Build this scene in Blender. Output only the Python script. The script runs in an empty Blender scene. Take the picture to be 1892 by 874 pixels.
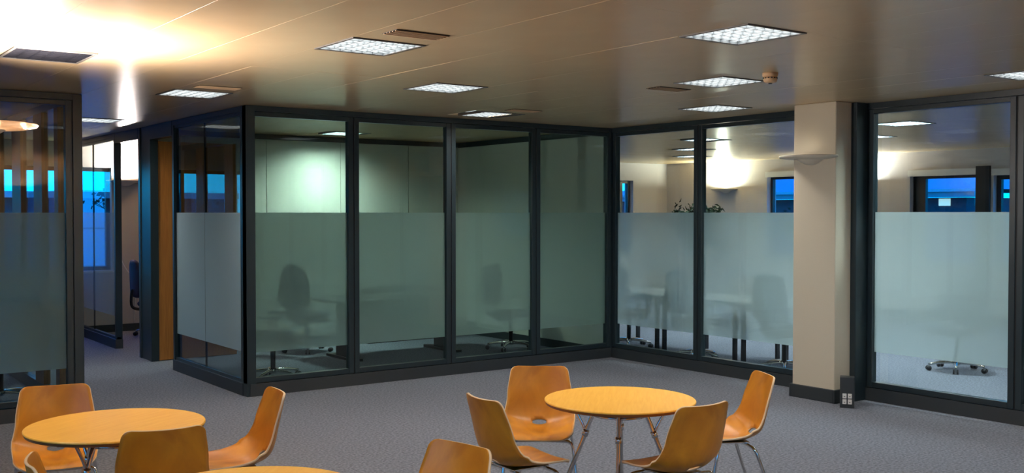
import bpy, bmesh, math, random
from mathutils import Vector, Matrix
from math import sin, cos, pi, radians, sqrt, atan
random.seed(7)
S = bpy.context.scene
COL = S.collection
# ------------------------------------------------------------------ camera
FPX = 1920.0
cam_d = bpy.data.cameras.new('camera'); cam = bpy.data.objects.new('camera', cam_d); COL.objects.link(cam)
cam_d.sensor_width = 36; cam_d.lens = FPX * 36 / 1892
cam_d.clip_start = 0.05; cam_d.clip_end = 300
cam.location = (0, 0, 1.70)
cam.rotation_euler = (radians(90) - atan(44 / FPX), 0, radians(53.7 - 90))
S.camera = cam
# ------------------------------------------------------------------ world: deep blue dusk
W = bpy.data.worlds.new('dusk'); S.world = W; W.use_nodes = True
nt = W.node_tree; nt.nodes.clear()
wo = nt.nodes.new('ShaderNodeOutputWorld'); bg = nt.nodes.new('ShaderNodeBackground')
tc = nt.nodes.new('ShaderNodeTexCoord'); sp = nt.nodes.new('ShaderNodeSeparateXYZ'); cr = nt.nodes.new('ShaderNodeValToRGB')
nt.links.new(tc.outputs['Generated'], sp.inputs[0]); nt.links.new(sp.outputs['Z'], cr.inputs[0])
nt.links.new(cr.outputs[0], bg.inputs[0]); nt.links.new(bg.outputs[0], wo.inputs[0])
cr.color_ramp.elements[0].position = 0.0; cr.color_ramp.elements[0].color = (0.0, 0.22, 0.42, 1)
cr.color_ramp.elements[1].position = 0.6; cr.color_ramp.elements[1].color = (0.003, 0.085, 0.50, 1)
bg.inputs[1].default_value = 9.0
# ------------------------------------------------------------------ exposure
S.view_settings.view_transform = 'Standard'; S.view_settings.look = 'None'
S.view_settings.gamma = 1; S.view_settings.use_curve_mapping = False
S.view_settings.exposure = 0.0
P_DOWN = 24.0        # ceiling luminaire power
P_UP = 42.0          # uplighter power
CE = 2.69
# ------------------------------------------------------------------ materials
def new_mat(name):
    m = bpy.data.materials.new(name); m.use_nodes = True
    return m, m.node_tree, m.node_tree.nodes['Principled BSDF']
def mat(name, col, rough=.5, metal=0, spec=.5, noise=0, nscale=20, bump=0, bscale=60, stretch=None, coat=0, emit=None, estr=0):
    m, t, b = new_mat(name)
    b.inputs['Base Color'].default_value = (*col, 1); b.inputs['Roughness'].default_value = rough
    b.inputs['Metallic'].default_value = metal; b.inputs['Specular IOR Level'].default_value = spec
    b.inputs['Coat Weight'].default_value = coat; b.inputs['Coat Roughness'].default_value = .15
    if emit: b.inputs['Emission Color'].default_value = (*emit, 1); b.inputs['Emission Strength'].default_value = estr
    if noise or bump:
        tc = t.nodes.new('ShaderNodeTexCoord'); mp = t.nodes.new('ShaderNodeMapping')
        t.links.new(tc.outputs['Object'], mp.inputs[0])
        if stretch: mp.inputs['Scale'].default_value = stretch
    if noise:
        n = t.nodes.new('ShaderNodeTexNoise'); n.inputs['Scale'].default_value = nscale; n.inputs['Detail'].default_value = 6
        t.links.new(mp.outputs[0], n.inputs[0])
        r = t.nodes.new('ShaderNodeValToRGB'); t.links.new(n.outputs['Fac'], r.inputs[0])
        r.color_ramp.elements[0].position = .3; r.color_ramp.elements[1].position = .7
        r.color_ramp.elements[0].color = (*[c * (1 - noise) for c in col], 1)
        r.color_ramp.elements[1].color = (*[min(1, c * (1 + noise)) for c in col], 1)
        t.links.new(r.outputs[0], b.inputs['Base Color'])
    if bump:
        n2 = t.nodes.new('ShaderNodeTexNoise'); n2.inputs['Scale'].default_value = bscale; n2.inputs['Detail'].default_value = 3
        t.links.new(mp.outputs[0], n2.inputs[0])
        bp = t.nodes.new('ShaderNodeBump'); bp.inputs['Strength'].default_value = bump; bp.inputs['Distance'].default_value = .01
        t.links.new(n2.outputs['Fac'], bp.inputs['Height']); t.links.new(bp.outputs[0], b.inputs['Normal'])
    return m
def glass_mat(name, tint, refl=1.0):
    m = bpy.data.materials.new(name); m.use_nodes = True; t = m.node_tree; t.nodes.clear()
    o = t.nodes.new('ShaderNodeOutputMaterial'); mx = t.nodes.new('ShaderNodeMixShader')
    tr = t.nodes.new('ShaderNodeBsdfTransparent'); gl = t.nodes.new('ShaderNodeBsdfGlossy'); fr = t.nodes.new('ShaderNodeFresnel')
    tr.inputs[0].default_value = (*tint, 1); gl.inputs['Roughness'].default_value = 0.0
    gl.inputs[0].default_value = (refl, refl, refl, 1); fr.inputs[0].default_value = 1.5
    ge = t.nodes.new('ShaderNodeNewGeometry'); iv = t.nodes.new('ShaderNodeMath'); iv.operation = 'SUBTRACT'; iv.inputs[0].default_value = 1
    mu = t.nodes.new('ShaderNodeMath'); mu.operation = 'MULTIPLY'
    t.links.new(ge.outputs['Backfacing'], iv.inputs[1]); t.links.new(iv.outputs[0], mu.inputs[0]); t.links.new(fr.outputs[0], mu.inputs[1])
    t.links.new(mu.outputs[0], mx.inputs[0]); t.links.new(tr.outputs[0], mx.inputs[1]); t.links.new(gl.outputs[0], mx.inputs[2])
    t.links.new(mx.outputs[0], o.inputs[0]); return m
def frost_mat(name, col, through, rough=.32, clear=.62, diff=.13):
    m = bpy.data.materials.new(name); m.use_nodes = True; t = m.node_tree; t.nodes.clear()
    o = t.nodes.new('ShaderNodeOutputMaterial')
    tr = t.nodes.new('ShaderNodeBsdfTranslucent'); df = t.nodes.new('ShaderNodeBsdfDiffuse')
    rf = t.nodes.new('ShaderNodeBsdfRefraction'); rf.inputs['Roughness'].default_value = rough; rf.inputs['IOR'].default_value = 1.02
    rf.inputs[0].default_value = (*through, 1)
    tr.inputs[0].default_value = (*through, 1); df.inputs[0].default_value = (*col, 1)
    a = t.nodes.new('ShaderNodeMixShader'); a.inputs[0].default_value = clear
    b = t.nodes.new('ShaderNodeMixShader'); b.inputs[0].default_value = diff
    t.links.new(tr.outputs[0], a.inputs[1]); t.links.new(rf.outputs[0], a.inputs[2])
    t.links.new(a.outputs[0], b.inputs[1]); t.links.new(df.outputs[0], b.inputs[2]); t.links.new(b.outputs[0], o.inputs[0])
    return m
def wood(name, c1, c2, rough=.35, sc=(3, 30, 3), coat=.3):
    m, t, b = new_mat(name)
    tc = t.nodes.new('ShaderNodeTexCoord'); mp = t.nodes.new('ShaderNodeMapping'); mp.inputs['Scale'].default_value = sc
    n = t.nodes.new('ShaderNodeTexNoise'); n.inputs['Scale'].default_value = 2.2; n.inputs['Detail'].default_value = 8; n.inputs['Distortion'].default_value = .8
    r = t.nodes.new('ShaderNodeValToRGB'); r.color_ramp.elements[0].position = .3; r.color_ramp.elements[1].position = .72
    r.color_ramp.elements[0].color = (*c1, 1); r.color_ramp.elements[1].color = (*c2, 1)
    t.links.new(tc.outputs['Object'], mp.inputs[0]); t.links.new(mp.outputs[0], n.inputs[0]); t.links.new(n.outputs['Fac'], r.inputs[0])
    t.links.new(r.outputs[0], b.inputs['Base Color']); b.inputs['Roughness'].default_value = rough
    b.inputs['Coat Weight'].default_value = coat; b.inputs['Coat Roughness'].default_value = .25
    return m
M = {
 'carpet': mat('carpet', (.148, .162, .198), .95, spec=.1, noise=.42, nscale=55, bump=.6, bscale=220),
 'ceil': mat('ceiling_metal', (.60, .435, .25), .27, spec=.9, noise=.03, nscale=3, bump=.05, bscale=2.5),
 'dark_gap': mat('dark_gap', (.5, .42, .32), .8),
 'paint': mat('cream_paint', (.62, .56, .44), .8, spec=.2, bump=.15, bscale=180),
 'paint_c': mat('pale_paint', (.56, .52, .50), .8, spec=.2),
 'panel': mat('wall_panel_laminate', (.60, .61, .54), .5, spec=.3),
 'frame': mat('frame_grey', (.018, .031, .038), .34, metal=.0, spec=.45),
 'gasket': mat('black_gasket', (.004, .004, .005), .7),
 'skirt': mat('skirting_grey', (.028, .036, .042), .5),
 'glass': glass_mat('tinted_glass', (.82, .90, .885)),
 'glass_dark': glass_mat('dark_tinted_glass', (.56, .64, .68)),
 'glass_win': glass_mat('window_glass', (.93, .96, .98)),
 'frost_backlit': frost_mat('backlit_frosted_film', (.5, .6, .65), (.93, .97, 1), .13, .9, .08),  # same film made clearer and bluer, standing in for strong window backlight
 'frost_bluelit': frost_mat('bluelit_frosted_film', (.58, .76, .88), (.90, .95, .95), .32, .6, .38),  # same film as elsewhere, blue window light painted into its diffuse colour
 'frost': frost_mat('frosted_film', (.62, .68, .68), (.90, .95, .95)),
 'chairwood': wood('orange_beech_ply', (.40, .13, .004), (.72, .30, .014), .42, (3, 1.2, 1.6), coat=.08),
 'plyedge': mat('pale_ply_edge', (.75, .55, .33), .5),
 'tablewood': wood('yellow_beech', (.92, .47, .055), (1.0, .56, .085), .42, (2, 26, 2), coat=.05),
 'tableedge': mat('table_edge', (.22, .075, .015), .4),
 'door': wood('door_veneer', (.42, .15, .025), (.56, .22, .04), .5, (30, 30, 1.5), coat=.1),
 'brown': wood('dark_brown_veneer', (.10, .045, .015), (.16, .07, .02), .5, (30, 30, 1.5), coat=.1),
 'chrome': mat('chrome', (.75, .74, .72), .12, metal=1),
 'black': mat('black_plastic', (.012, .012, .014), .45),
 'fabric': mat('dark_fabric', (.018, .016, .026), .9, noise=.2, nscale=300),
 'fabric_purple': mat('purple_black_fabric', (.03, .018, .04), .9),
 'white': mat('white_plastic', (.75, .75, .72), .4),
 'lamp_trim': mat('lamp_trim', (.10, .09, .08), .5),
 'louvre_dark': mat('louvre_dark', (.06, .06, .075), .25, metal=.8),
 'louvre': mat('louvre', (.050, .060, .068), .5, spec=.2),
 'tube': mat('lit_tube', (.9, .9, .9), .5, emit=(.86, .95, 1.0), estr=1.2),
 'tube_off': mat('unlit_reflector', (.18, .18, .2), .4),
 'dish': mat('uplighter_dish_cream', (.72, .66, .54), .45),
 'dish_glow': frost_mat('uplighter_dish', (.85, .74, .62), (.95, .80, .66)),
 'lampglow': mat('uplighter_lamp', (1, 1, 1), .5, emit=(1.0, .93, .80), estr=12),
 'detector': mat('detector_plastic', (.62, .42, .24), .5),
 'slot': mat('vent_dark', (.018, .014, .01), .7),
 'desk': mat('desk_top', (.35, .33, .32), .5),
 'leaf': mat('dark_leaf', (.006, .015, .006), .9, spec=.1),
 'bark': mat('bark', (.03, .025, .02), .9),
 'soil_pot': mat('grey_pot', (.12, .12, .12), .6),
 'winframe': mat('dark_window_frame', (.012, .014, .02), .5),
 'ext_wall': mat('render_wall', (.05, .055, .075), .9),
 'ext_clad': mat('pale_cladding', (.55, .75, .75), .7),
 'ext_roof': mat('metal_roof', (.20, .27, .32), .6),
 'ext_gutter': mat('white_gutter', (.38, .42, .45), .5),
 'ext_glass': mat('dark_ext_glass', (.05, .07, .11), .15),
 'ext_lit': mat('lit_window', (.8, .8, .7), .5, emit=(.75, 1.0, .9), estr=.8),
 'tarmac': mat('tarmac', (.10, .10, .11), .95, noise=.2, nscale=4),
 'hedge': mat('hedge_green', (.05, .10, .06), .9, noise=.4, nscale=6),
 'cabinet': mat('dark_cabinet', (.03, .03, .03), .5),
}
# ------------------------------------------------------------------ mesh helpers
def obj(name, bm, m, parent=None, smooth=False, bevel=0):
    me = bpy.data.meshes.new(name)
    bmesh.ops.recalc_face_normals(bm, faces=bm.faces[:])
    bm.to_mesh(me); bm.free()
    for x in (m if isinstance(m, (list, tuple)) else [m]): me.materials.append(M[x])
    if smooth:
        for p in me.polygons: p.use_smooth = True
    o = bpy.data.objects.new(name, me); COL.objects.link(o)
    if parent: o.parent = parent
    if bevel:
        b = o.modifiers.new('bevel', 'BEVEL'); b.width = bevel; b.segments = 2; b.limit_method = 'ANGLE'
    return o
def tag(o, label, cat, group=None):
    o['label'] = label; o['category'] = cat
    if group: o['group'] = group
    return o
def struct(o): o['kind'] = 'structure'; return o
def thing(name, label, cat, loc=(0, 0, 0), rz=0, group=None):
    o = bpy.data.objects.new(name, None); COL.objects.link(o); o.empty_display_size = .1
    o.location = loc; o.rotation_euler = (0, 0, rz)
    return tag(o, label, cat, group)
def sroot(name, loc=(0, 0, 0), rz=0):
    o = bpy.data.objects.new(name, None); COL.objects.link(o); o.empty_display_size = .1
    o.location = loc; o.rotation_euler = (0, 0, rz); o['kind'] = 'structure'; return o
def dup(root, loc, rz, label=None, group=None):
    def cp(o, par):
        c = o.copy(); COL.objects.link(c); c.parent = par
        for ch in kids[o]: cp(ch, c)
        return c
    kids = {}
    def scan(o):
        kids[o] = list(o.children)
        for c in kids[o]: scan(c)
    scan(root)
    r = cp(root, None); r.location = loc; r.rotation_euler = (0, 0, rz)
    if label: r['label'] = label
    if group: r['group'] = group
    return r
def box(bm, a, b, mi=0):
    x0, x1 = sorted((a[0], b[0])); y0, y1 = sorted((a[1], b[1])); z0, z1 = sorted((a[2], b[2]))
    v = [bm.verts.new(p) for p in ((x0, y0, z0), (x1, y0, z0), (x1, y1, z0), (x0, y1, z0), (x0, y0, z1), (x1, y0, z1), (x1, y1, z1), (x0, y1, z1))]
    for f in ((0, 3, 2, 1), (4, 5, 6, 7), (0, 1, 5, 4), (1, 2, 6, 5), (2, 3, 7, 6), (3, 0, 4, 7)):
        bm.faces.new([v[i] for i in f]).material_index = mi
    return bm
def bx(name, a, b, m, parent=None, bevel=0): return obj(name, box(bmesh.new(), a, b), m, parent, bevel=bevel)
def tube(bm, pts, r, n=10, sub=4, r2=None, smooth=True):
    P = [Vector(p) for p in pts]
    if smooth and len(P) > 2:
        Q = []
        for i in range(len(P) - 1):
            p0 = P[max(i - 1, 0)]; p1 = P[i]; p2 = P[i + 1]; p3 = P[min(i + 2, len(P) - 1)]
            for k in range(sub):
                t = k / sub
                Q.append(.5 * ((2 * p1) + (p2 - p0) * t + (2 * p0 - 5 * p1 + 4 * p2 - p3) * t * t + (3 * p1 - p0 - 3 * p2 + p3) * t ** 3))
        Q.append(P[-1]); P = Q
    up = Vector((0, 0, 1)); rings = []
    prev = None
    for i, p in enumerate(P):
        d = (P[min(i + 1, len(P) - 1)] - P[max(i - 1, 0)]).normalized()
        if prev is None:
            a = d.orthogonal().normalized()
        else:
            a = (prev - d * prev.dot(d)).normalized()
        prev = a; b = d.cross(a)
        rr = r if r2 is None else r + (r2 - r) * i / (len(P) - 1)
        rings.append([bm.verts.new(p + a * rr * cos(2 * pi * k / n) + b * rr * sin(2 * pi * k / n)) for k in range(n)])
    for i in range(len(rings) - 1):
        for k in range(n):
            bm.faces.new((rings[i][k], rings[i][(k + 1) % n], rings[i + 1][(k + 1) % n], rings[i + 1][k]))
    bm.faces.new(rings[0][::-1]); bm.faces.new(rings[-1])
    return bm
def lathe(bm, prof, n=32, cx=0, cy=0, mi=0, a0=0, a1=2 * pi):
    full = abs(a1 - a0 - 2 * pi) < 1e-6
    m = n if full else n + 1
    R = [[bm.verts.new((cx + r * cos(a0 + (a1 - a0) * k / n), cy + r * sin(a0 + (a1 - a0) * k / n), z)) for k in range(m)] for r, z in prof]
    for i in range(len(R) - 1):
        for k in range(n):
            f = bm.faces.new((R[i][k], R[i][(k + 1) % m], R[i + 1][(k + 1) % m], R[i + 1][k])); f.material_index = mi
    bmesh.ops.remove_doubles(bm, verts=bm.verts[:], dist=1e-5)
    return bm
# ------------------------------------------------------------------ room shell
XW, XE, YS, YN = -2.5, 15.35, -3.0, 15.3
struct(bx('floor', (XW - .2, YS - .2, -.12), (XE + .2, YN + .2, 0), 'carpet'))
def wall(name, axis, pos, thick, a0, a1, holes, m, z1=CE + .02):
    """axis 'x': wall runs along X at Y=pos (thickness towards +thick). holes: (s0,s1,z0,z1)"""
    bm = bmesh.new()
    cuts = sorted({a0, a1, *[h[0] for h in holes], *[h[1] for h in holes]})
    for s0, s1 in zip(cuts[:-1], cuts[1:]):
        zs = [(0, z1)]
        for h in holes:
            if h[0] <= s0 + 1e-6 and h[1] >= s1 - 1e-6: zs = [(0, h[2]), (h[3], z1)]
        for q0, q1 in zs:
            if axis == 'x': box(bm, (s0, pos, q0), (s1, pos + thick, q1))
            else: box(bm, (pos, s0, q0), (pos + thick, s1, q1))
    bmesh.ops.remove_doubles(bm, verts=bm.verts[:], dist=1e-5)
    return struct(obj(name, bm, m))
north_holes = [(.2, 4.17, .88, 2.34), (12.75, 14.24, .88, 2.34)]
east_holes = [(11.35, 12.84, .88, 2.37), (8.60, 9.88, .88, 2.30), (6.75, 8.46, .88, 2.28)]
wall('wall_north', 'x', YN, .25, XW, XE + .25, north_holes, 'paint_c')
wall('wall_east', 'y', XE, .25, YS, YN, east_holes, 'paint_c')
wall('wall_south', 'x', YS - .2, .2, XW, XE + .25, [(0.0, 3.2, .9, 2.3)], 'paint')
wall('wall_west', 'y', XW - .2, .2, YS, YN, [(1.0, 4.6, .9, 2.3)], 'paint')
struct(bx('trim_1', (XE - .17, 14.45, 0), (XE, YN, CE), 'paint_c')).name = 'wall_east_pier'
wn = [0]
def window(axis, pos, s0, s1, z0, z1, mulls, depth=.25, sill=None, fw=.055, inner=0, blind=0):
    wn[0] += 1
    r = sroot('window_%d' % wn[0])
    bm = bmesh.new()
    def b(u0, u1, q0, q1, d0=.10, d1=.17):
        if axis == 'x': box(bm, (u0, pos + d0, q0), (u1, pos + d1, q1))
        else: box(bm, (pos + d0, u0, q0), (pos + d1, u1, q1))
    b(s0, s0 + fw, z0, z1); b(s1 - fw, s1, z0, z1); b(s0 + fw, s1 - fw, z0, z0 + fw); b(s0 + fw, s1 - fw, z1 - fw, z1)
    for u, w in mulls: b(u - w / 2, u + w / 2, z0 + fw, z1 - fw)
    obj('window_frame', bm, 'winframe', r)
    edges = [s0 + fw] + [x for u, w in mulls for x in (u - w / 2, u + w / 2)] + [s1 - fw]
    for i in range(0, len(edges), 2):
        bm = bmesh.new(); b2 = (edges[i], edges[i + 1])
        if axis == 'x': box(bm, (b2[0], pos + .130, z0 + fw), (b2[1], pos + .136, z1 - fw))
        else: box(bm, (pos + .130, b2[0], z0 + fw), (pos + .136, b2[1], z1 - fw))
        obj('window_pane', bm, 'glass_win', r)
    bm = bmesh.new()
    if axis == 'x': box(bm, (s0 - .03, pos - .04, z0 - .03), (s1 + .03, pos - .001, z0))
    else: box(bm, (pos - .04, s0 - .03, z0 - .03), (pos - .001, s1 + .03, z0))
    obj('window_sill', bm, 'white', r)
    if blind:
        bm = bmesh.new()
        if axis == 'x': box(bm, (s0 - .02, pos - .035, z1 - .01), (s1 + .02, pos - .001, z1 + .09))
        else: box(bm, (pos - .035, s0 - .02, z1 - .01), (pos - .001, s1 + .02, z1 + .09))
        obj('blind_box', bm, 'white', r)
    return r
window('x', YN, .2, 4.17, .88, 2.34, [(1.2, .05), (2.2, .05), (3.2, .05)])
window('x', YN, 12.75, 14.24, .88, 2.34, [(13.5, .04), (13.98, .13)])
window('y', XE, 11.35, 12.84, .88, 2.37, [(12.1, .05)], fw=.05, blind=1)
window('y', XE, 8.60, 9.88, .88, 2.30, [(9.76, .20)], fw=.05, blind=1)
window('y', XE, 6.75, 8.46, .88, 2.28, [(7.6, .05)], fw=.07, blind=1)
window('x', YS - .15, 0.0, 3.2, .9, 2.3, [(1.06, .05), (2.13, .05)])
window('y', XW - .15, 1.0, 4.6, .9, 2.3, [(2.2, .05), (3.4, .05)])
# dark stanchion between the east windows
struct(bx('trim_2', (XE - .05, 8.50, .0), (XE + .05, 8.72, 2.42), 'winframe'))
struct(bx('baseboard_north', (XW, YN - .018, 0), (XE - .18, YN - .001, .105), 'skirt'))
struct(bx('baseboard_east', (XE - .018, YS, 0), (XE - .001, 14.44, .105), 'skirt'))
struct(bx('baseboard_south', (XW, YS + .001, 0), (XE - .02, YS + .018, .105), 'skirt'))
struct(bx('baseboard_west', (XW + .001, YS + .02, 0), (XW + .018, YN - .02, .105), 'skirt'))
# ------------------------------------------------------------------ ceiling of metal tiles
PX, PY = .49, .51
X0 = 3.0 - PX / 2 - 12 * PX           # column edges
lights_on = [(3.0, 5.52), (4.47, 3.92), (5.94, 5.43), (7.41, 6.83), (4.47, 6.98), (6.06, 8.60), (3.0, 8.55), (3.0, 11.62), (7.41, 3.78),
             (8.88, 5.25), (10.35, 6.75), (11.82, 8.20), (10.53, 9.87), (11.95, 11.45), (13.42, 12.90), (6.03, 11.75)]
lights_off = [(1.53, 7.02)]
lights_back = [(1.53, 1.9), (4.47, .9), (7.41, .7), (10.35, 3.7), (13.3, 6.7), (.06, 5.4), (.06, 11.6)]
vents = [(3.0, 4.98), (3.0, 8.01), (5.94, 5.97), (6.06, 8.06)]
cells = lights_on + lights_off + lights_back
ceil = sroot('ceiling')
bx('ceiling_void', (XW - .2, YS - .2, CE + .10), (XE + .25, YN + .25, CE + .14), 'dark_gap', ceil)
rest = bmesh.new()
def slab(bm, x0, x1, y0, y1):
    g = .0007; c = .0008
    x0 += g; x1 -= g; y0 += g; y1 -= g
    lo = [bm.verts.new(p) for p in ((x0 + c, y0 + c, 0), (x1 - c, y0 + c, 0), (x1 - c, y1 - c, 0), (x0 + c, y1 - c, 0))]
    mi = [bm.verts.new(p) for p in ((x0, y0, c), (x1, y0, c), (x1, y1, c), (x0, y1, c))]
    hi = [bm.verts.new(p) for p in ((x0, y0, .025), (x1, y0, .025), (x1, y1, .025), (x0, y1, .025))]
    bm.faces.new(lo[::-1]); bm.faces.new(hi)
    for k in range(4):
        j = (k + 1) % 4
        bm.faces.new((lo[k], lo[j], mi[j], mi[k])); bm.faces.new((mi[k], mi[j], hi[j], hi[k]))
slabcache = {}
ncol = int((XE - XW) / PX) + 3
npan = 0
for i in range(-2, ncol):
    cx0 = X0 + i * PX; cx1 = cx0 + PX
    if cx1 < XW or cx0 > XE: continue
    mycells = sorted([(cy) for (cx, cy) in cells if cx0 - .245 < cx - PX / 2 < cx0 + .245])
    base = 3.92 - PY / 2
    y = base - 6 * 3 * PY
    cutset = [v for v in mycells]
    segs = []
    while y < YN:
        a, b = y, y + 6 * PY
        parts = [(a, b)]
        for cy in cutset:
            np_ = []
            for (p, q) in parts:
                c0, c1 = cy - PY / 2, cy + PY / 2
                if c1 <= p + .01 or c0 >= q - .01: np_.append((p, q)); continue
                if c0 - p > .03: np_.append((p, c0))
                if q - c1 > .03: np_.append((c1, q))
            parts = np_
        segs += parts; y += 6 * PY
    for (p, q) in segs:
        p = max(p, YS - .1); q = min(q, YN + .1)
        if q - p < .05: continue
        xc = cx0 + PX / 2; yc = (p + q) / 2
        lat = xc * .806 - yc * .592; dep = xc * .592 + yc * .806
        infront = dep > 3.2 and abs(lat / dep) < .56 and xc < 8.3
        if infront and npan < 290 and (yc < 9.3 or xc < 3.7):
            key = round(q - p, 3)
            if key not in slabcache:
                bm = bmesh.new(); slab(bm, -PX / 2, PX / 2, -(q - p) / 2, (q - p) / 2)
                o = obj('ceiling_panel', bm, 'ceil', ceil); slabcache[key] = o
            else:
                o = slabcache[key].copy(); COL.objects.link(o); o.parent = ceil
            o.location = (xc, yc, CE + random.uniform(-.0002, .0002))
            o.rotation_euler = (random.uniform(-.0008, .0008), random.uniform(-.0014, .0014), 0)
            npan += 1
        else:
            n0 = len(rest.verts); rest.verts.ensure_lookup_table()
            slab(rest, cx0, cx1, p, q); rest.verts.ensure_lookup_table()
            for v in rest.verts[n0:]: v.co.z += CE
o = obj('distant_ceiling_panels', rest, 'ceil', ceil); o['kind'] = 'stuff'
# ------------------------------------------------------------------ luminaires
def area(name, loc, size, power, col, parent=None, rot=(0, 0, 0), spread=pi, shape='SQUARE'):
    l = bpy.data.lights.new(name, 'AREA'); l.shape = shape; l.size = size; l.energy = power; l.color = col; l.spread = spread
    o = bpy.data.objects.new(name, l); COL.objects.link(o); o.location = loc; o.rotation_euler = rot
    if parent: o.parent = parent
    return o
_lum = {}
def luminaire(x, y, label, on=True, power=P_DOWN, group=None, col=(1.0, .93, .82)):
    r = thing('ceiling_light', label, 'ceiling light', (x, y, CE), 0, group)
    hw, hh = PX / 2 - .004, PY / 2 - .004
    if not _lum:
        bm = bmesh.new()
        for a, b in (((-hw, -hh, -.006), (hw, -hh + .018, .02)), ((-hw, hh - .018, -.006), (hw, hh, .02)), ((-hw, -hh + .018, -.006), (-hw + .018, hh - .018, .02)), ((hw - .018, -hh + .018, -.006), (hw, hh - .018, .02))): box(bm, a, b)
        f = obj('light_frame', bm, 'lamp_trim', r, bevel=.002)
        bm = bmesh.new(); w, h = hw - .018, hh - .018
        for k in range(7):
            u = -w + 2 * w * k / 6; box(bm, (u - .003, -h, -.003), (u + .003, h, .018))
        for k in range(7):
            u = -h + 2 * h * k / 6; box(bm, (-w, u - .003, -.003), (w, u + .003, .018))
        l = obj('louvre_grid', bm, 'louvre', r)
        bm = bmesh.new(); box(bm, (-w, -h, .035), (w, h, .041)); d = obj('diffuser', bm, 'tube', r)
        bm = bmesh.new(); box(bm, (-w, -h, .035), (w, h, .041)); d2 = obj('diffuser', bm, 'tube_off', r)
        _lum.update(f=f, l=l, d=d, d2=d2)
        COL.objects.unlink(d2)
        if not on: pass
    else:
        for k in ('f', 'l', 'd' if on else 'd2'):
            c = _lum[k].copy(); COL.objects.link(c); c.parent = r
            if k == 'l' and not on: c.data = c.data.copy(); c.data.materials[0] = M['louvre_dark']
    if on: area('lamp', (0, 0, .028), .42, power, col, r, spread=radians(160))
    return r
names = {0: 'square louvred ceiling light left of centre with a slotted vent behind it', 1: 'largest and nearest square louvred ceiling light, right of centre',
 2: 'square louvred ceiling light immediately left of the smoke detector', 3: 'square louvred ceiling light just above the two-pane glass partition by the column',
 4: 'square louvred ceiling light above the middle of the long glass partition', 5: 'small distant ceiling light close above the top rail of the third pane',
 6: 'square ceiling light above the glass corner of the meeting box, dark slot vent behind', 7: 'ceiling light down the corridor beyond the left partition end',
 8: 'ceiling light cut by the right edge of the photo above the dark partition',
 9: 'ceiling light seen at the top through the right-hand glass pane', 10: 'large ceiling light in the far office seen through the right-hand pane',
 11: 'ceiling light near the bright wall glow seen through the right-hand pane', 12: 'nearest of three ceiling lights seen through the two panes left of the column',
 13: 'middle of three ceiling lights seen through the two panes left of the column', 14: 'farthest of three ceiling lights seen through the two panes left of the column',
 15: 'ceiling light inside the glazed meeting box near its panelled back wall'}
for k, (x, y) in enumerate(lights_on):
    pw = P_DOWN * (3.4 if k == 15 else 5.0 if 9 <= k <= 14 else 1.25)
    luminaire(x, y, names[k], True, pw, 'square louvred ceiling lights', (.78, 1.0, .87) if k == 15 else (.90, .95, 1.0) if 9 <= k <= 14 else (1.0, .93, .84))
luminaire(*lights_off[0], 'unlit dark-celled louvred ceiling light beside the glaring ceiling spot at far left', False, group='square louvred ceiling lights')
bl = ['beside the west wall window', 'nearest the south wall window', 'nearest the south wall in front of the right partition', 'over the near end of the far office', 'over the east side of the far office', 'above the left column', 'in the room behind the left partition']
for (x, y), q_ in zip(lights_back, bl): luminaire(x, y, 'square louvred ceiling light ' + q_, True, P_DOWN * (2.6 if x < 5 and y < 3 else 1), 'ceiling lights outside the photographed view')
vlab = ['slotted air vent behind the ceiling light left of centre', 'slotted air vent behind the ceiling light above the glass box corner', 'slotted air vent beside the ceiling light next to the smoke detector', 'slotted air vent behind the small distant ceiling light over the third pane']
for (x, y), lb in zip(vents, vlab):
    r = thing('ceiling_vent', lb, 'vent', (x, y, CE - .004), 0, 'slotted ceiling vents')
    bm = bmesh.new(); box(bm, (-.17, -.08, 0), (.17, .08, .003)); obj('vent_backing', bm, 'slot', r)
    for k in range(5):
        bm = bmesh.new(); box(bm, (-.17, -.068 + k * .032, -.005), (.17, -.060 + k * .032, -.0004)); obj('slat', bm, 'detector', r)
# smoke detector
r = thing('smoke_detector', 'round tan smoke detector hanging from the ceiling at upper right', 'smoke detector', (5.86, 4.88, CE))
bm = lathe(bmesh.new(), [(0, 0), (.055, 0), (.055, -.018), (.052, -.024), (0, -.024)]); obj('detector_base', bm, 'detector', r, True)
bm = lathe(bmesh.new(), [(0, -.024), (.048, -.024), (.050, -.045), (.044, -.062), (.03, -.07), (0, -.07)]); b_ = obj('detector_head', bm, 'detector', r, True)
bm = bmesh.new()
for k in range(14):
    a = 2 * pi * k / 14; c = Vector((cos(a), sin(a), 0)) * .0495; t = Vector((-sin(a), cos(a), 0)) * .006
    p = [c - t + Vector((0, 0, -.040)), c + t + Vector((0, 0, -.040)), c + t + Vector((0, 0, -.032)), c - t + Vector((0, 0, -.032))]
    o_ = c * .04
    lo = [bm.verts.new(q + o_) for q in p]; hi = [bm.verts.new(q - o_ * 2) for q in p]
    bm.faces.new(lo); bm.faces.new(hi[::-1])
    for j in range(4): bm.faces.new((lo[j], lo[(j + 1) % 4], hi[(j + 1) % 4], hi[j]))
obj('detector_slots', bm, 'slot', b_)
bm = lathe(bmesh.new(), [(0, -.0702), (.014, -.0702), (.012, -.076), (0, -.077)], 16); obj('detector_button', bm, 'slot', b_)
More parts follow.
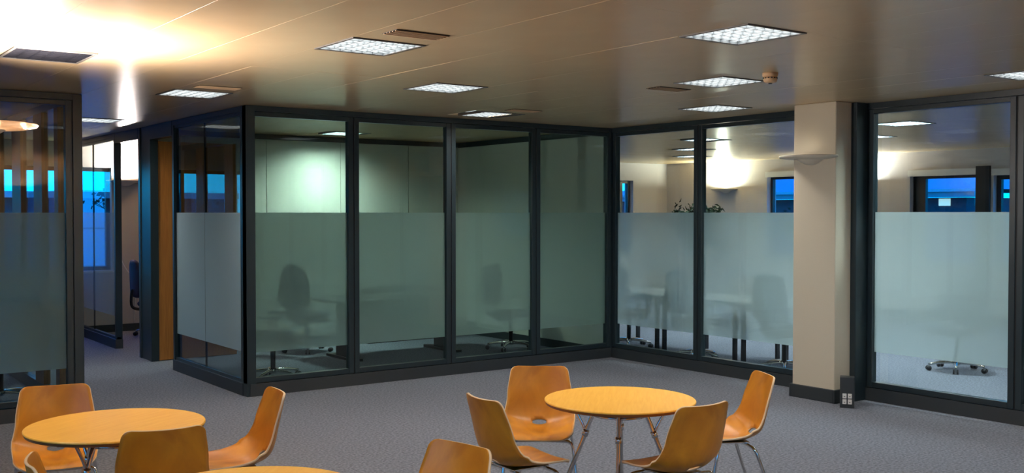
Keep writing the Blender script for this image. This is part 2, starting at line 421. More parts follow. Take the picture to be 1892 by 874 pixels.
# ------------------------------------------------------------------ uplighters (half-disc dish on a wall or column)
def uplighter(loc, rz, label, power=P_UP, col=(1.0, .86, .66), r0=.29, tilt=(0, 0), fwd=.12):
    """local +x points away from the wall"""
    r = thing('wall_uplighter', label, 'wall light', loc, rz, 'half-round wall uplighters')
    bm = bmesh.new()
    prof = [(.0, -.012), (r0 * .45, -.010), (r0 * .8, -.004), (r0 * .97, .006), (r0, .018), (r0 * .98, .024), (r0 * .93, .018), (r0 * .5, .006), (0, .004)]
    lathe(bm, prof, 28, a0=-pi / 2, a1=pi / 2)
    obj('dish', bm, 'dish_glow' if power > 185 and loc[0] < 3 else 'dish', r, True)
    bm = bmesh.new(); lathe(bm, [(.02, -.06), (.06, -.05), (.10, -.03), (.13, -.011)], 16, a0=-pi / 2, a1=pi / 2)
    obj('bracket', bm, 'dish', r, True)
    bm = bmesh.new(); box(bm, (.05, -.07, .012), (.09, .07, .026)); obj('lamp_bulb', bm, 'lampglow' if power > 5 else 'white', r)
    if power: area('lamp', (fwd, 0, .05), .12, power, col, r, rot=(pi + tilt[0], tilt[1], 0))
    return r
uplighter((7.78, 6.0, 2.19), pi, 'cream half-round uplighter fixed to the cream column', .12, (1, .9, .7), .29)
uplighter((1.06, 6.5, 2.18), 0, 'peach half-round uplighter at the left edge under the glaring ceiling spot', 190, (1.0, .88, .80), .30, (radians(22), radians(24)), fwd=.18)
uplighter((4.36, YN, 2.14), -pi / 2, 'uplighter glaring white on the far wall seen through the corridor doorway', 90, (1, .88, .86), .27)
uplighter((XE, 13.85, 2.14), pi, 'uplighter glowing on the far office wall between plant and blue window', 130, (1, .93, .76), .30)
uplighter((XE, 10.85, 2.19), pi, 'uplighter glaring on the far office wall behind the left edge of the right-hand pane', 190, (1, .93, .90), .29)
uplighter((XW, 7.0, 2.18), 0, 'uplighter on the west wall outside the photographed view', 130, (1, .72, .42))
uplighter((2.2 + 2, YS, 2.18), pi / 2, 'uplighter on the south wall outside the photographed view', 240, (1, .62, .32))
# ------------------------------------------------------------------ columns
def column(x0, x1, y0, y1, label):
    r = thing('column', label, 'column', ((x0 + x1) / 2, (y0 + y1) / 2, 0))
    hx, hy = (x1 - x0) / 2, (y1 - y0) / 2
    bx('shaft', (-hx, -hy, 0), (hx, hy, CE - .001), 'paint', r, bevel=.008)
    bm = bmesh.new(); e = .022
    for a, b in (((-hx - e, -hy - e), (hx + e, -hy - .001)), ((-hx - e, hy + .001), (hx + e, hy + e)), ((-hx - e, -hy - .001), (-hx - .001, hy + .001))): box(bm, (*a, 0), (*b, .12))
    obj('skirting', bm, 'skirt', r, bevel=.006)
    return r
column(7.78, 8.12, 5.74, 6.20, 'square cream painted column standing in front of the right-hand glass partition')
column(.60, 1.06, 6.27, 6.73, 'square cream column outside the left edge of the photo')
# ------------------------------------------------------------------ glass partitions
ZB, ZT = .115, 2.635
def partition(label, origin, rz, joints, ds=1, gmat='glass', ff=0, fm='frost', skip=(), framed=True, fz=(.40, 1.70), sides=None, fw=.05, dep=.08, group='frosted glass partitions', endposts=True):
    """runs along local x; ds=+1 places depth toward local +y"""
    r = thing('glass_partition', label, 'partition', origin, rz, group)
    L0, L1 = joints[0], joints[-1]
    Y = lambda a: a * ds
    def part(name, a, b, m, par=r, bev=0):
        return bx(name, (a[0], Y(a[1]), a[2]), (b[0], Y(b[1]), b[2]), m, par, bevel=bev)
    part('top_rail', (L0, 0, ZT), (L1, dep, CE - .003), 'frame')
    part('skirting', (L0, -.006, 0), (L1, dep + .006, ZB), 'skirt')
    for i, (a, b) in enumerate(zip(joints[:-1], joints[1:])):
        g = .007
        x0, x1 = a + g, b - g
        if framed:
            part('stile', (x0, .004, ZB + .006), (x0 + fw, dep - .004, ZT - .004), 'frame', bev=.003)
            part('stile', (x1 - fw, .004, ZB + .006), (x1, dep - .004, ZT - .004), 'frame', bev=.003)
            part('bottom_rail', (x0 + fw, .006, ZB + .006), (x1 - fw, dep - .006, ZB + .055), 'frame', bev=.003)
            part('head_rail', (x0 + fw, .006, ZT - .045), (x1 - fw, dep - .006, ZT - .004), 'frame', bev=.003)
            px0, px1, pz0, pz1 = x0 + fw, x1 - fw, ZB + .055, ZT - .045
        else:
            px0, px1, pz0, pz1 = a + .003, b - .003, ZB + .03, ZT - .03
            if i == 0:
                pass
        gl = part('glass_pane', (px0, .030, pz0), (px1, .040, pz1), gmat)
        part('frosted_film', (px0, .0265 if ff else .0425, fz[0]), (px1, .0275 if ff else .0435, fz[1]), fm, gl)
    if framed:
        bm = bmesh.new()
        for a in joints: box(bm, (max(a - .007, L0), Y(.012), ZB + .001), (min(a + .007, L1), Y(dep - .012), ZT - .001))
        obj('gasket', bm, 'gasket', r)
    else:
        part('bottom_rail', (L0, .012, ZB), (L1, .058, ZB + .03), 'frame')
        part('head_rail', (L0, .012, ZT - .03), (L1, .058, ZT), 'frame')
        bm = bmesh.new()
        for a in joints[1:-1]: box(bm, (a - .006, Y(.027), pz0), (a + .006, Y(.046), pz1))
        obj('glazing_joint', bm, 'gasket', r)
        part('stile', (L0, .0, ZB), (L0 + .05, dep, ZT), 'frame', bev=.003)
        part('stile', (L1 - .05, .0, ZB), (L1, dep, ZT), 'frame', bev=.003)
    return r
CX, CY, RX = 3.68, 9.13, 8.16
main = partition('long four-pane dark-framed glass partition with frosted band in the middle of the room', (CX + .02, CY, 0), 0, [0.012, 4.788 - CX - .02, 5.922 - CX - .02, 7.046 - CX - .02, RX - CX - .03])
bx('corner_post', (-.02, 0, ZB), (.005, .09, CE - .003), 'frame', main, bevel=.004)
side = partition('short dark-framed glass partition turning the box corner beside the timber door', (CX, CY + .02, 0), pi / 2, [.075, 10.28 - CY - .02, 11.19 - CY - .02], ds=-1, framed=False, gmat='glass_dark', ff=1, fm='frost_bluelit')
bx('corner_post', (-.02, -.09, 0), (.075, 0, CE - .003), 'frame', side, bevel=.004)
left = partition('dark-framed glass partition at the left edge with a frosted band', (-2.49, CY, 0), 0, [.0, 1.19, 2.36, 3.53, 4.67], fz=(.40, 1.70))
bx('end_post', (4.67, 0, 0), (4.745, .09, CE - .003), 'frame', left, bevel=.004)
bx('inner_corner_post', (RX - CX - .048, .002, 0), (RX - CX + .09, .098, CE - .003), 'frame', main, bevel=.003)
right = partition('two-pane dark-framed glass partition between the inner corner and the cream column', (RX, CY, 0), -pi / 2, [.0, CY - 7.77, CY - 6.40, CY - 5.95], ds=1, group='frosted glass partitions')
r2 = partition('tall dark-framed glass partition right of the cream column with one wide frosted pane', (RX, 5.72, 0), -pi / 2, [.04, 1.41, 2.78, 4.15, 5.52, 6.89, 8.26, 8.70], ds=1, fz=(.44, 1.705))
bx('end_post', (-.02, -.16, 0), (.04, .08, CE - .003), 'frame', r2, bevel=.004)
# corridor left-hand partition (timber faced piers with glass between)
r = thing('timber_pier_partition', 'partition of brown timber piers with glass between seen through the left glass', 'partition', (2.24, CY + .10, 0), pi / 2)
piers = [(9.66, 9.80), (10.28, 10.62), (11.20, 11.62), (12.32, 12.52), (13.3, 13.6), (14.4, 14.7)]
prev = CY + .10
bx('skirting', (0, -.002, 0), (YN - .02 - CY - .10, .062, .11), 'skirt', r)
bx('top_rail', (0, 0, 2.62), (YN - .02 - CY - .10, .06, CE - .003), 'frame', r)
for a, b in piers:
    bx('timber_pier', (a - CY - .10, 0, .11), (b - CY - .10, .06, 2.62), 'brown', r)
    gl = bx('glass_pane', (prev - CY - .10 + .002, .026, .11), (a - CY - .10 - .002, .034, 2.62), 'glass', r)
    prev = b
bx('glass_pane', (prev - CY - .10 + .002, .026, .11), (YN - .02 - CY - .10, .034, 2.62), 'glass', r)
# end room glass partition along the corridor
dpart = partition('narrow glass partition at the corridor end glowing blue from the window', (CX, 13.36, 0), pi / 2, [0, 14.49 - 13.36, YN - .03 - 13.36], ds=-1, framed=False, ff=1, fm='frost_backlit')
# ------------------------------------------------------------------ box: solid back and right walls
struct(bx('wall_box_right', (RX + .004, CY + .10, 0), (RX + .11, 12.55, CE - .002), 'panel'))
bb = sroot('wall_box_back')
bx('wall_core', (CX + .10, 12.42, 0), (RX, 12.53, CE - .002), 'panel', bb)
edges = [4.24, 5.27, 6.305, 7.34, RX]
prevx = CX + .12
for e in edges:
    bx('wall_panel', (prevx + .004, 12.405, .10), (e - .004, 12.42, 2.62), 'panel', bb, bevel=.002); prevx = e
bx('dark_cornice', (CX + .12, 12.395, 2.625), (RX, 12.42, CE - .002), 'frame', bb)
struct(bx('trim_3', (RX - .012, CY + .10, 2.62), (RX + .003, 12.39, CE - .002), 'frame'))
struct(bx('baseboard_box', (CX + .14, 12.388, 0), (RX - .02, 12.403, .10), 'skirt'))
struct(bx('baseboard_box_right', (RX - .014, CY + .10, 0), (RX + .002, 12.38, .10), 'skirt'))
# jambs and door heads along the corridor
struct(bx('trim_4', (CX - .004, 11.19, 2.53), (CX + .086, 11.945, CE - .003), 'frame')).name = 'trim_door_head'
jm = sroot('door_jamb_wall')
bx('jamb', (CX, 11.945, 0), (CX + .09, 12.02, CE - .003), 'frame', jm, bevel=.004)
bx('jamb_panel', (CX + .012, 12.02, 0), (CX + .09, 12.33, CE - .003), 'frame', jm)
bx('jamb', (CX, 12.33, 0), (CX + .09, 12.40, CE - .003), 'frame', jm, bevel=.004)
jm.name = 'trim_jamb'
struct(bx('trim_5', (CX, 12.41, 2.56), (CX + .09, 13.355, CE - .003), 'frame')).name = 'trim_far_door_head'
dr = sroot('door_1', (CX + .085, 11.96, 0))
bx('door_leaf', (0.0, 0, .008), (.93, .042, 2.515), 'door', dr, bevel=.002)
bx('door_edge_strip', (-.012, .0, .008), (-.001, .042, 2.515), 'chrome', dr)
for z in (.3, 1.25, 2.2): bx('hinge', (-.02, -.012, z), (.005, -.0005, z + .09), 'chrome', dr)
bm = tube(bmesh.new(), [(.86, -.0005, 1.05), (.86, -.05, 1.05), (.78, -.05, 1.05)], .009, 8, 3); obj('door_handle', bm, 'chrome', dr, True)
# ------------------------------------------------------------------ plywood shell chair
def shell_chair():
    r = thing('shell_chair', '', 'chair')
    prof = [(.215, .418), (.195, .430), (.16, .436), (.08, .430), (.0, .422), (-.07, .420), (-.112, .431), (-.150, .450), (-.178, .485), (-.196, .54), (-.208, .60), (-.222, .67), (-.235, .73), (-.243, .772)]
    P = [Vector((0, a, b)) for a, b in prof]
    # arc length resample
    dense = []
    for i in range(len(P) - 1):
        p0 = P[max(i - 1, 0)]; p1 = P[i]; p2 = P[i + 1]; p3 = P[min(i + 2, len(P) - 1)]
        for k in range(12):
            t = k / 12
            dense.append(.5 * ((2 * p1) + (p2 - p0) * t + (2 * p0 - 5 * p1 + 4 * p2 - p3) * t * t + (3 * p1 - p0 - 3 * p2 + p3) * t ** 3))
    dense.append(P[-1])
    L = [0]
    for a, b in zip(dense[:-1], dense[1:]): L.append(L[-1] + (b - a).length)
    T = L[-1]
    def at(s):
        s = min(max(s, 0), T)
        for i in range(len(L) - 1):
            if L[i + 1] >= s:
                f = (s - L[i]) / max(L[i + 1] - L[i], 1e-9); return dense[i].lerp(dense[i + 1], f), (dense[i + 1] - dense[i]).normalized()
        return dense[-1], (dense[-1] - dense[-2]).normalized()
    def hwid(s):
        u = s / T
        kp = [(0, .178), (.2, .196), (.45, .208), (.55, .208), (.75, .190), (1, .170)]
        for (a, x), (b, y) in zip(kp[:-1], kp[1:]):
            if u <= b:
                f = (u - a) / (b - a); f = f * f * (3 - 2 * f); w = x + (y - x) * f; break
        for d, rc in ((s, .06), (T - s, .038)):
            if d < rc: w = w - rc + sqrt(max(rc * rc - (rc - d) ** 2, 0))
        return w
    sj = None
    for i, p in enumerate(dense):
        if p.y < -.150: sj = L[i]; break
    # s stations, dense near the ends
    ss = [0, .003, .009, .018, .030, .045, .06]
    n = 34
    for k in range(1, n): ss.append(.06 + (T - .10) * k / n)
    ss += [T - .038, T - .028, T - .018, T - .009, T - .003, T]
    nt_ = 22
    hx_, hs_ = .047, .021       # hole half sizes
    bm = bmesh.new(); G = []
    for s in ss:
        row = []
        w = hwid(s)
        for j in range(nt_ + 1):
            t = -1 + 2 * j / nt_
            row.append([t * w, s])
        G.append(row)
    inside = {}
    def e(x, s): return (x / hx_) ** 2 + ((s - sj) / hs_) ** 2
    for i in range(len(G)):
        for j in range(nt_ + 1):
            x, s = G[i][j]; v = e(x, s)
            if v < 1: inside[i, j] = True
    faces = []
    for i in range(len(G) - 1):
        for j in range(nt_):
            c = [(i, j), (i + 1, j), (i + 1, j + 1), (i, j + 1)]
            cx = sum(G[a][b][0] for a, b in c) / 4; cs = sum(G[a][b][1] for a, b in c) / 4
            if e(cx, cs) < 1.0: continue
            faces.append(c)
    # boundary verts of the hole snap onto the oval
    cnt = {}
    for c in faces:
        for k in c: cnt[k] = cnt.get(k, 0) + 1
    for (i, j), k in cnt.items():
        if 0 < i < len(G) - 1 and 0 < j < nt_ and k < 4:
            x, s = G[i][j]; v = sqrt(max(e(x, s), 1e-6)); G[i][j] = [x / v, sj + (s - sj) / v]
    V = {}
    def pos(x, s):
        p, d = at(s); nrm = Vector((0, -d.z, d.y))   # candidate normal
        if s < .2 and nrm.z < 0: nrm = -nrm
        nrm = Vector((0, d.z, -d.y)) if (Vector((0, d.z, -d.y)).z > 0 or Vector((0, d.z, -d.y)).y > 0) and s > 0 else nrm
        nrm = Vector((0, d.z, -d.y))
        u = s / T; w = .2
        t = x / w
        k = 0
        if u < .45: k = .010 + .056 * (u / .45) ** 2
        elif u < .6: k = .066
        else: k = .066 - .018 * (u - .6) / .4
        cen = .0
        return p + Vector((x, 0, 0)) + nrm * k * t * t
    for (i, j) in cnt: V[i, j] = bm.verts.new(pos(*G[i][j]))
    for c in faces:
        try: bm.faces.new([V[k] for k in c])
        except ValueError: pass
    me = bpy.data.meshes.new('seat_shell'); bmesh.ops.remove_doubles(bm, verts=bm.verts[:], dist=1e-4)
    bmesh.ops.recalc_face_normals(bm, faces=bm.faces[:])
    bm.faces.ensure_lookup_table()
    tops = [f for f in bm.faces if f.calc_center_median().y > 0]
    if sum(f.normal.z for f in tops) < 0: bmesh.ops.reverse_faces(bm, faces=bm.faces[:])
    bm.to_mesh(me); bm.free()
    me.materials.append(M['chairwood']); me.materials.append(M['plyedge'])
    for p in me.polygons: p.use_smooth = True
    o = bpy.data.objects.new('seat_shell', me); COL.objects.link(o); o.parent = r
    sl = o.modifiers.new('thick', 'SOLIDIFY'); sl.thickness = .011; sl.offset = -1; sl.material_offset_rim = 1; sl.use_rim = True
    # under-seat carrier
    bm = bmesh.new(); box(bm, (-.10, -.10, .398), (.10, .12, .4085)); obj('carrier_plate', bm, 'chrome', r, bevel=.003)
    lm = {}
    for sx in (-1, 1):
        for fy, ft in ((.10, .195), (-.08, -.235)):
            bm = bmesh.new()
            tube(bm, [(sx * .05, fy, .392), (sx * .13, fy + (ft - fy) * .05, .392), (sx * .175, fy + (ft - fy) * .10, .386), (sx * .192, fy + (ft - fy) * .2, .355), (sx * .205, fy + (ft - fy) * .45, .24), (sx * .232, ft, .006)], .0095, 10, 5)
            lg = obj('leg', bm, 'chrome', r, True)
            bm = bmesh.new(); lathe(bm, [(0, 0), (.014, 0), (.014, .012), (.010, .02), (0, .02)], 12, sx * .232, ft); obj('foot_cap', bm, 'black', lg)
    return r
sc = shell_chair()
chairs = [
 ((3.85, 4.96), -128, 'orange plywood shell chair behind the right-hand round table, its front facing the camera'),
 ((4.706, 3.92), 150, 'orange plywood shell chair seen side-on at the far right of the right-hand table'),
 ((3.72, 3.47), 88, 'orange plywood shell chair with its back to the camera, in front of the right-hand table'),
 ((2.94, 4.286), -4, 'orange plywood shell chair left of the right-hand table, turned away towards it'),
 ((2.308, 3.459), -168, 'orange plywood shell chair cut by the bottom edge below centre, only its backrest showing'),
 ((1.32, 5.953), -103, 'orange plywood shell chair behind the left-hand round table by the left partition'),
 ((1.425, 4.45), 80, 'orange plywood shell chair, its back to the camera, before the left-hand table'),
 ((2.225, 5.068), 171, 'orange plywood shell chair seen side-on right of the left-hand table'),
 ((.83, 4.20), -12, 'orange plywood shell chair at the bottom left corner, only its top tip showing'),
]
for k, ((x, y), a, lb) in enumerate(chairs):
    f = radians(a)
    # back top sits .270 behind origin along facing
    loc = (x + .243 * cos(f), y + .243 * sin(f), 0); rz = f - pi / 2
    if k == 0:
        sc.location = loc; sc.rotation_euler = (0, 0, rz); sc['label'] = lb; sc['group'] = 'orange plywood shell chairs'
    else: dup(sc, loc, rz, lb, 'orange plywood shell chairs')
# ------------------------------------------------------------------ round tables
def round_table():
    r = thing('round_table', '', 'table'); R = .405
    bm = bmesh.new(); lathe(bm, [(0, .70), (R - .003, .70), (R, .697), (R, .692), (0, .692)], 96); obj('tabletop', bm, 'tablewood', r)
    bm = bmesh.new(); lathe(bm, [(R - .0005, .6918), (R - .006, .678), (R - .02, .674), (0, .674), (0, .6918)], 96); obj('table_edge', bm, 'tableedge', r)
    bm = bmesh.new(); lathe(bm, [(0, .672), (.09, .672), (.09, .664), (0, .664)], 24); obj('mounting_plate', bm, 'chrome', r)
    for k in range(4):
        a = k * pi / 2
        def q(rr, z): return (rr * cos(a), rr * sin(a), z)
        bm = bmesh.new(); tube(bm, [q(.10, .672), q(.15, .60), q(.22, .42), q(.33, .15), q(.40, .008)], .0125, 12, 5); lg = obj('leg', bm, 'chrome', r, True)
        bm = bmesh.new(); tube(bm, [q(.26, .672), q(.205, .57), q(.185, .52)], .008, 8, 4); obj('strut', bm, 'chrome', lg, True)
        bm = bmesh.new(); tube(bm, [q(.178, .53), q(.190, .498)], .018, 12, 2, smooth=False); obj('collar', bm, 'chrome', lg, True)
    bm = bmesh.new(); lathe(bm, [(.135, .625), (.147, .625), (.147, .613), (.135, .613), (.135, .625)], 32); obj('brace_ring', bm, 'chrome', r, True)
    return r
t0 = round_table()
tl = [((3.76, 4.14), 56.0 - 10, 'round yellow beech table right of centre with splayed chrome legs'), ((1.39, 5.055), 30, 'round yellow beech table at lower left among four orange chairs'),
      ((1.424, 3.52), 45, 'round yellow beech table at the bottom edge, only its far rim in view')]
for k, ((x, y), a, lb) in enumerate(tl):
    if k == 0: t0.location = (x, y, 0); t0.rotation_euler = (0, 0, radians(a)); t0['label'] = lb; t0['group'] = 'round beech tables'
    else: dup(t0, (x, y, 0), radians(a), lb, 'round beech tables')
# ------------------------------------------------------------------ floor power post
r = thing('floor_power_post', 'small dark floor power post with four pale socket faces beside the column', 'power outlet', (7.72, 5.56, 0), radians(36))
bx('post_body', (-.05, -.06, 0), (.05, .06, .27), 'skirt', r, bevel=.006)
for sy in (-1, 1):
    for z in (.035, .085):
        s_ = bx('socket_face', (-.058, sy * .022 - .017, z), (-.0505, sy * .022 + .017, z + .042), 'white', r, bevel=.002)
        bx('socket_slot', (-.0595, sy * .022 - .006, z + .014), (-.0582, sy * .022 + .006, z + .020), 'black', s_)
# ------------------------------------------------------------------ office chairs
def office_chair(m='fabric'):
    r = thing('office_chair', '', 'office chair')
    bm = bmesh.new(); lathe(bm, [(0, .11), (.035, .11), (.04, .075), (.03, .06), (0, .06)], 16)
    obj('base_hub', bm, 'chrome', r, True)
    for k in range(5):
        a = 2 * pi * k / 5 + .3
        bm = bmesh.new(); tube(bm, [(.02 * cos(a), .02 * sin(a), .095), (.17 * cos(a), .17 * sin(a), .088), (.29 * cos(a), .29 * sin(a), .068)], .019, 8, 3, r2=.012); lg = obj('base_arm', bm, 'chrome', r, True)
        bm = bmesh.new(); c = Vector((.29 * cos(a), .29 * sin(a), .028))
        for s in (-1, 1):
            t = Vector((-sin(a), cos(a), 0)) * .012 * s
            tube(bm, [c + t, c + t * 2.3], .027, 14, 1, smooth=False)
        obj('castor', bm, 'black', lg, True)
    bm = tube(bmesh.new(), [(0, 0, .10), (0, 0, .36)], .026, 14, 1, smooth=False); obj('gas_column', bm, 'black', r, True)
    bm = bmesh.new(); box(bm, (-.09, -.12, .355), (.09, .10, .395)); mech = obj('seat_mechanism', bm, 'black', r, bevel=.01)
    bm = tube(bmesh.new(), [(.08, .0, .372), (.22, .02, .372), (.27, .02, .375)], .009, 8, 3); tube(bm, [(-.08, .0, .372), (-.22, .02, .372), (-.27, .02, .375)], .009, 8, 3)
    obj('levers', bm, 'chrome', mech, True)
    bm = bmesh.new()
    def pad(w, d, z0, z1, tf):
        n = 10; R = []
        for zi, (f, z) in enumerate(((.80, z0), (.96, z0 + (z1 - z0) * .25), (1.0, (z0 + z1) / 2), (.96, z0 + (z1 - z0) * .8), (.82, z1))):
            ring = []
            for k in range(28):
                a = 2 * pi * k / 28; cx = abs(cos(a)) ** .5 * (1 if cos(a) > 0 else -1); sy = abs(sin(a)) ** .5 * (1 if sin(a) > 0 else -1)
                ring.append(bm.verts.new(tf(cx * w * f, sy * d * f, z)))
            R.append(ring)
        for i in range(4):
            for k in range(28): bm.faces.new((R[i][k], R[i][(k + 1) % 28], R[i + 1][(k + 1) % 28], R[i + 1][k]))
        bm.faces.new(R[0][::-1]); bm.faces.new(R[-1])
    pad(.235, .225, .40, .475, lambda x, y, z: Vector((x, y, z + .25 * x * x)))
    obj('seat', bm, m, r, True)
    bm = bmesh.new(); pad(.215, .26, 0, .06, lambda x, y, z: Vector((x * (1 - .12 * y / .26), -.25 - z - .12 * (y + .26) * .4 + 1.3 * x * x * .4, .80 + y)))
    obj('backrest', bm, m, r, True)
    bm = tube(bmesh.new(), [(0, -.08, .375), (0, -.26, .385), (0, -.335, .45), (0, -.325, .66)], .02, 8, 4); obj('back_bar', bm, 'black', r, True)
    for s in (-1, 1):
        bm = tube(bmesh.new(), [(s * .18, 0, .385), (s * .27, 0, .40), (s * .29, 0, .55), (s * .285, -.02, .64)], .013, 8, 4); a_ = obj('armrest_post', bm, 'black', r, True)
        bx('armrest_pad', (s * .255, -.13, .641), (s * .315, .12, .668), 'black', a_, bevel=.01)
    return r
oc = office_chair()
ocl = [((4.30, 9.98), 60, 'dark office swivel chair behind the first wide pane of the meeting box'),
       ((5.50, 11.72), -60, 'dark office swivel chair inside the box beyond the joint of first and second panes'),
       ((7.62, 10.40), 200, 'dark office swivel chair inside the box behind its third pane'),
       ((8.98, 9.72), -80, 'dark office swivel chair just right of the inner glass corner, beyond the glass'),
       ((8.80, 8.40), -95, 'dark office swivel chair behind the middle post of the two-pane partition'),
       ((8.92, 7.22), -85, 'dark office swivel chair beyond the glass next to the cream column'),
       ((1.80, 10.20), 20, 'dark office swivel chair behind the frosted band of the left partition'),
       ((4.52, 14.45), -90, 'dark purple office swivel chair seen through the corridor doorway'),
       ((10.45, 6.15), 120, 'dark office swivel chair behind the right-hand pane, one castor in view')]
for k, ((x, y), a, lb) in enumerate(ocl):
    if k == 0: oc.location = (x, y, 0); oc.rotation_euler = (0, 0, radians(a)); oc['label'] = lb; oc['group'] = 'dark office swivel chairs'
    else:
        c = dup(oc, (x, y, 0), radians(a), lb, 'dark office swivel chairs')
        if k == 7:
            for ch in c.children:
                if ch.name.startswith(('seat', 'backrest')) and 'mech' not in ch.name:
                    ch.data = ch.data.copy(); ch.data.materials[0] = M['fabric_purple']
# ------------------------------------------------------------------ desks in the far office, right partition side
def desk(x0, x1, y0, y1, label, top='desk'):
    r = thing('desk', label, 'desk', (x0, y0, 0), 0, 'desks with flat black legs')
    w, d = x1 - x0, y1 - y0
    bx('desktop', (0, 0, .675), (w, d, .70), top, r, bevel=.003)
    for a in (.0, w - .05):
        for b in (.02, d - .035):
            bx('leg', (a, b, 0), (a + .05, b + .03, .675), 'black', r)
    bx('crossbar', (.05, .025, .61), (w - .05, .045, .65), 'black', r)
    return r
desk(8.88, 9.66, 9.01 + .09, 10.27, 'desk with flat black legs nearest the inner glass corner, seen below the frosted band')
desk(8.88, 9.66, 7.86, 9.03, 'middle desk with flat black legs behind the two-pane partition')
desk(8.88, 9.66, 6.62, 7.79, 'desk with flat black legs behind the cream column')
# meeting table in the box with a pedestal cabinet
r = thing('meeting_table', 'dark table in the middle of the glazed meeting box, seen below the frosted band', 'table', (5.3, 10.45, 0))
bx('tabletop', (0, 0, .675), (1.9, .9, .70), 'cabinet', r, bevel=.004)
for xx in (.25, 1.6): bx('pedestal_leg', (xx, .30, .03), (xx + .06, .60, .675), 'black', r)
for xx in (.22, 1.57): bx('foot_bar', (xx, .1, 0), (xx + .12, .8, .03), 'black', r, bevel=.005)
r = thing('low_cabinet', 'low dark cabinet against the back wall of the meeting box', 'cabinet', (6.45, 11.93, 0))
bx('cabinet_body', (0, 0, 0), (1.3, .44, .70), 'cabinet', r, bevel=.004)
for xx in (.01, .66): 
    d_ = bx('cabinet_door', (xx, -.018, .05), (xx + .63, -.001, .68), 'cabinet', r, bevel=.003)
    bx('handle', (xx + .28, -.032, .60), (xx + .36, -.0185, .612), 'chrome', d_)
# plant in the far office
r = thing('potted_plant', 'dark leafy potted plant behind the middle post of the two-pane partition', 'plant', (11.75, 11.18, 0))
bm = bmesh.new(); lathe(bm, [(0, 0), (.14, 0), (.19, .42), (.17, .42), (.15, .38), (0, .38)], 24); obj('pot', bm, 'soil_pot', r, True)
lf = bmesh.new(); st = bmesh.new()
for k in range(34):
    a = random.uniform(0, 2 * pi); rr = random.uniform(.05, .42); h = random.uniform(1.25, 1.86) - rr * .25
    e = Vector((rr * cos(a), rr * sin(a), h))
    tube(st, [(.03 * cos(a), .03 * sin(a), .38), (rr * .3 * cos(a), rr * .3 * sin(a), h * .6 + .1), e], .006, 5, 3)
    for j in range(26):
        c = e + Vector((random.gauss(0, .07), random.gauss(0, .07), random.gauss(-.03, .08)))
        if c.z > 1.9: c.z = 1.85
        d = Vector((random.uniform(-1, 1), random.uniform(-1, 1), random.uniform(-.8, .5))).normalized(); n_ = d.orthogonal().normalized(); l_ = random.uniform(.08, .14)
        vs = [lf.verts.new(c + d * l_ * u + n_ * l_ * w_ + d.cross(n_) * z_) for u, w_, z_ in ((-.5, 0, 0), (-.1, .22, .008), (.5, 0, -.01), (-.1, -.22, .008))]
        lf.faces.new(vs)
obj('stem', st, 'bark', r, True); lo = obj('foliage', lf, 'leaf', r)
lo['kind'] = 'stuff'; so_ = lo.modifiers.new('t', 'SOLIDIFY'); so_.thickness = .002
# white cable in the end room
bm = tube(bmesh.new(), [(4.27, 15.27, 1.13), (4.29, 15.24, 1.0), (4.36, 15.22, .86), (4.43, 15.20, .80), (4.47, 15.24, .60), (4.46, 15.27, .12)], .007, 6, 5)
o = obj('white_cable', bm, 'white', None, True); tag(o, 'white cable hanging on the far wall seen through the corridor doorway', 'cable')
# ------------------------------------------------------------------ outside
struct(bx('ground', (-60, -60, -.6), (110, 110, -.45), 'tarmac')).name = 'ground'
r = thing('building', 'long low building with blue roof seen through the right-hand windows', 'building', (31.5, 18.6, -.45))
bx('wall', (.6, 0, 0), (8, 16, 2.65), 'ext_wall', r)
bx('fascia', (.0, -.6, 2.65), (.1, 16.5, 2.83), 'ext_roof', r)
bx('gutter', (-.10, -.7, 2.83), (.02, 16.5, 2.93), 'ext_gutter', r)
bm = bmesh.new()
v = [bm.verts.new(p) for p in ((0, -.6, 2.93), (9, -.6, 2.93), (9, 17, 2.93), (0, 17, 2.93), (4.5, 4.2, 4.6), (4.5, 13, 4.6))]
for f in ((0, 1, 4), (1, 2, 5, 4), (2, 3, 5), (3, 0, 4, 5), (0, 3, 2, 1)): bm.faces.new([v[i] for i in f])
obj('roof', bm, 'ext_roof', r)
for y in (2.2, 5.2, 8.2, 11.2):
    w_ = bx('window', (.56, y, .9), (.599, y + 1.6, 2.3), 'ext_glass', r)
w_ = bx('lit_pane', (.54, .55, 2.38 - .0), (.59, 0.95, 2.62), 'ext_lit', r)
r = thing('building', 'blue-lit block with a flat eave seen through the corridor window', 'building', (0, 30, -.45))
bx('wall', (-4, 0, 0), (13.5, 8, 2.55), 'ext_wall', r)
bx('eave', (-4.3, -.4, 2.55), (13.8, 8, 2.72), 'ext_gutter', r)
for x in (-2, .8, 3.6, 6.4, 9.2, 12): bx('window', (x, -.03, .9), (x + 1.5, -.001, 2.2), 'ext_glass', r)
r = thing('building', 'low block beyond the far end window of the far office', 'building', (26, 39, -.45))
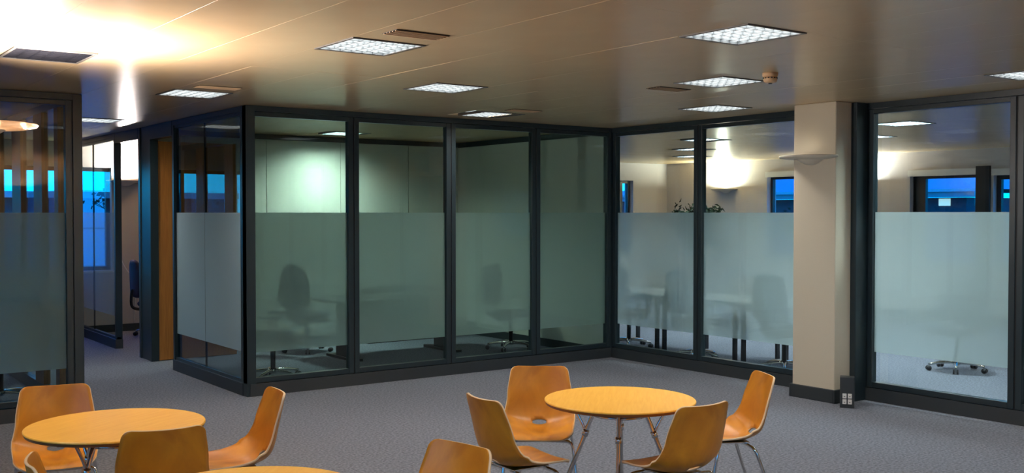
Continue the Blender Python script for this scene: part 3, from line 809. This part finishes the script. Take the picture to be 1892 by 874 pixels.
bx('wall', (0, 0, 0), (18, 8, 2.75), 'ext_wall', r); bx('eave', (-.3, -.4, 2.75), (18.3, 8, 2.95), 'ext_roof', r)
r = thing('building', 'pale clad block filling the corridor end window', 'building', (5.9, 25.6, -.45))
bx('wall', (0, .03, 0), (6, 3.8, 2.68), 'ext_wall', r)
for i in range(5):
    for j in range(3): bx('cladding_panel', (i * 1.2 + .012, 0, j * .89 + .012), (i * 1.2 + 1.188, .029, j * .89 + .878), 'ext_clad', r)
def tree(x, y, label, h=3.0, seed=1, leaves=0):
    rnd = random.Random(seed)
    r = thing('bare_tree', label, 'tree', (x, y, -.45), 0, 'trees outside the windows')
    bm = bmesh.new(); tips = []
    def br(p, d, l, rad, lev):
        q = p + d * l; mid = p + d * l * .5 + Vector((rnd.uniform(-.1, .1), rnd.uniform(-.1, .1), 0)) * l
        tube(bm, [p, mid, q], rad, 6, 2, r2=rad * .6)
        if lev == 0: tips.append(q); return
        for k in range(3 if lev < 4 else 4):
            nd = (d + Vector((rnd.uniform(-1, 1), rnd.uniform(-1, 1), rnd.uniform(-.3, .7))) * .75).normalized()
            br(q, nd, l * rnd.uniform(.6, .8), rad * .6, lev - 1)
    br(Vector((0, 0, 0)), Vector((0, 0, 1)), h * .33, .07, 4)
    obj('branches', bm, 'bark', r, True)
    lf = bmesh.new()
    for q in tips:
        for j in range(leaves):
            c = q + Vector((rnd.gauss(0, .12), rnd.gauss(0, .12), rnd.gauss(0, .12))); d = Vector((rnd.uniform(-1, 1), rnd.uniform(-1, 1), rnd.uniform(-1, 1))).normalized(); n_ = d.orthogonal()
            lf.faces.new([lf.verts.new(c + d * .06 * a + n_ * .04 * b) for a, b in ((-1, 0), (0, 1), (1, 0), (0, -1))])
    l = obj('foliage', lf, 'leaf', r); l['kind'] = 'stuff'
    return r
tree(6.75, 23.5, 'thin tree outside the corridor end window against blue sky', 3.2, 3, 3)
tree(22.5, 17.6, 'small tree outside the far office window beside the column', 2.2, 5, 4)
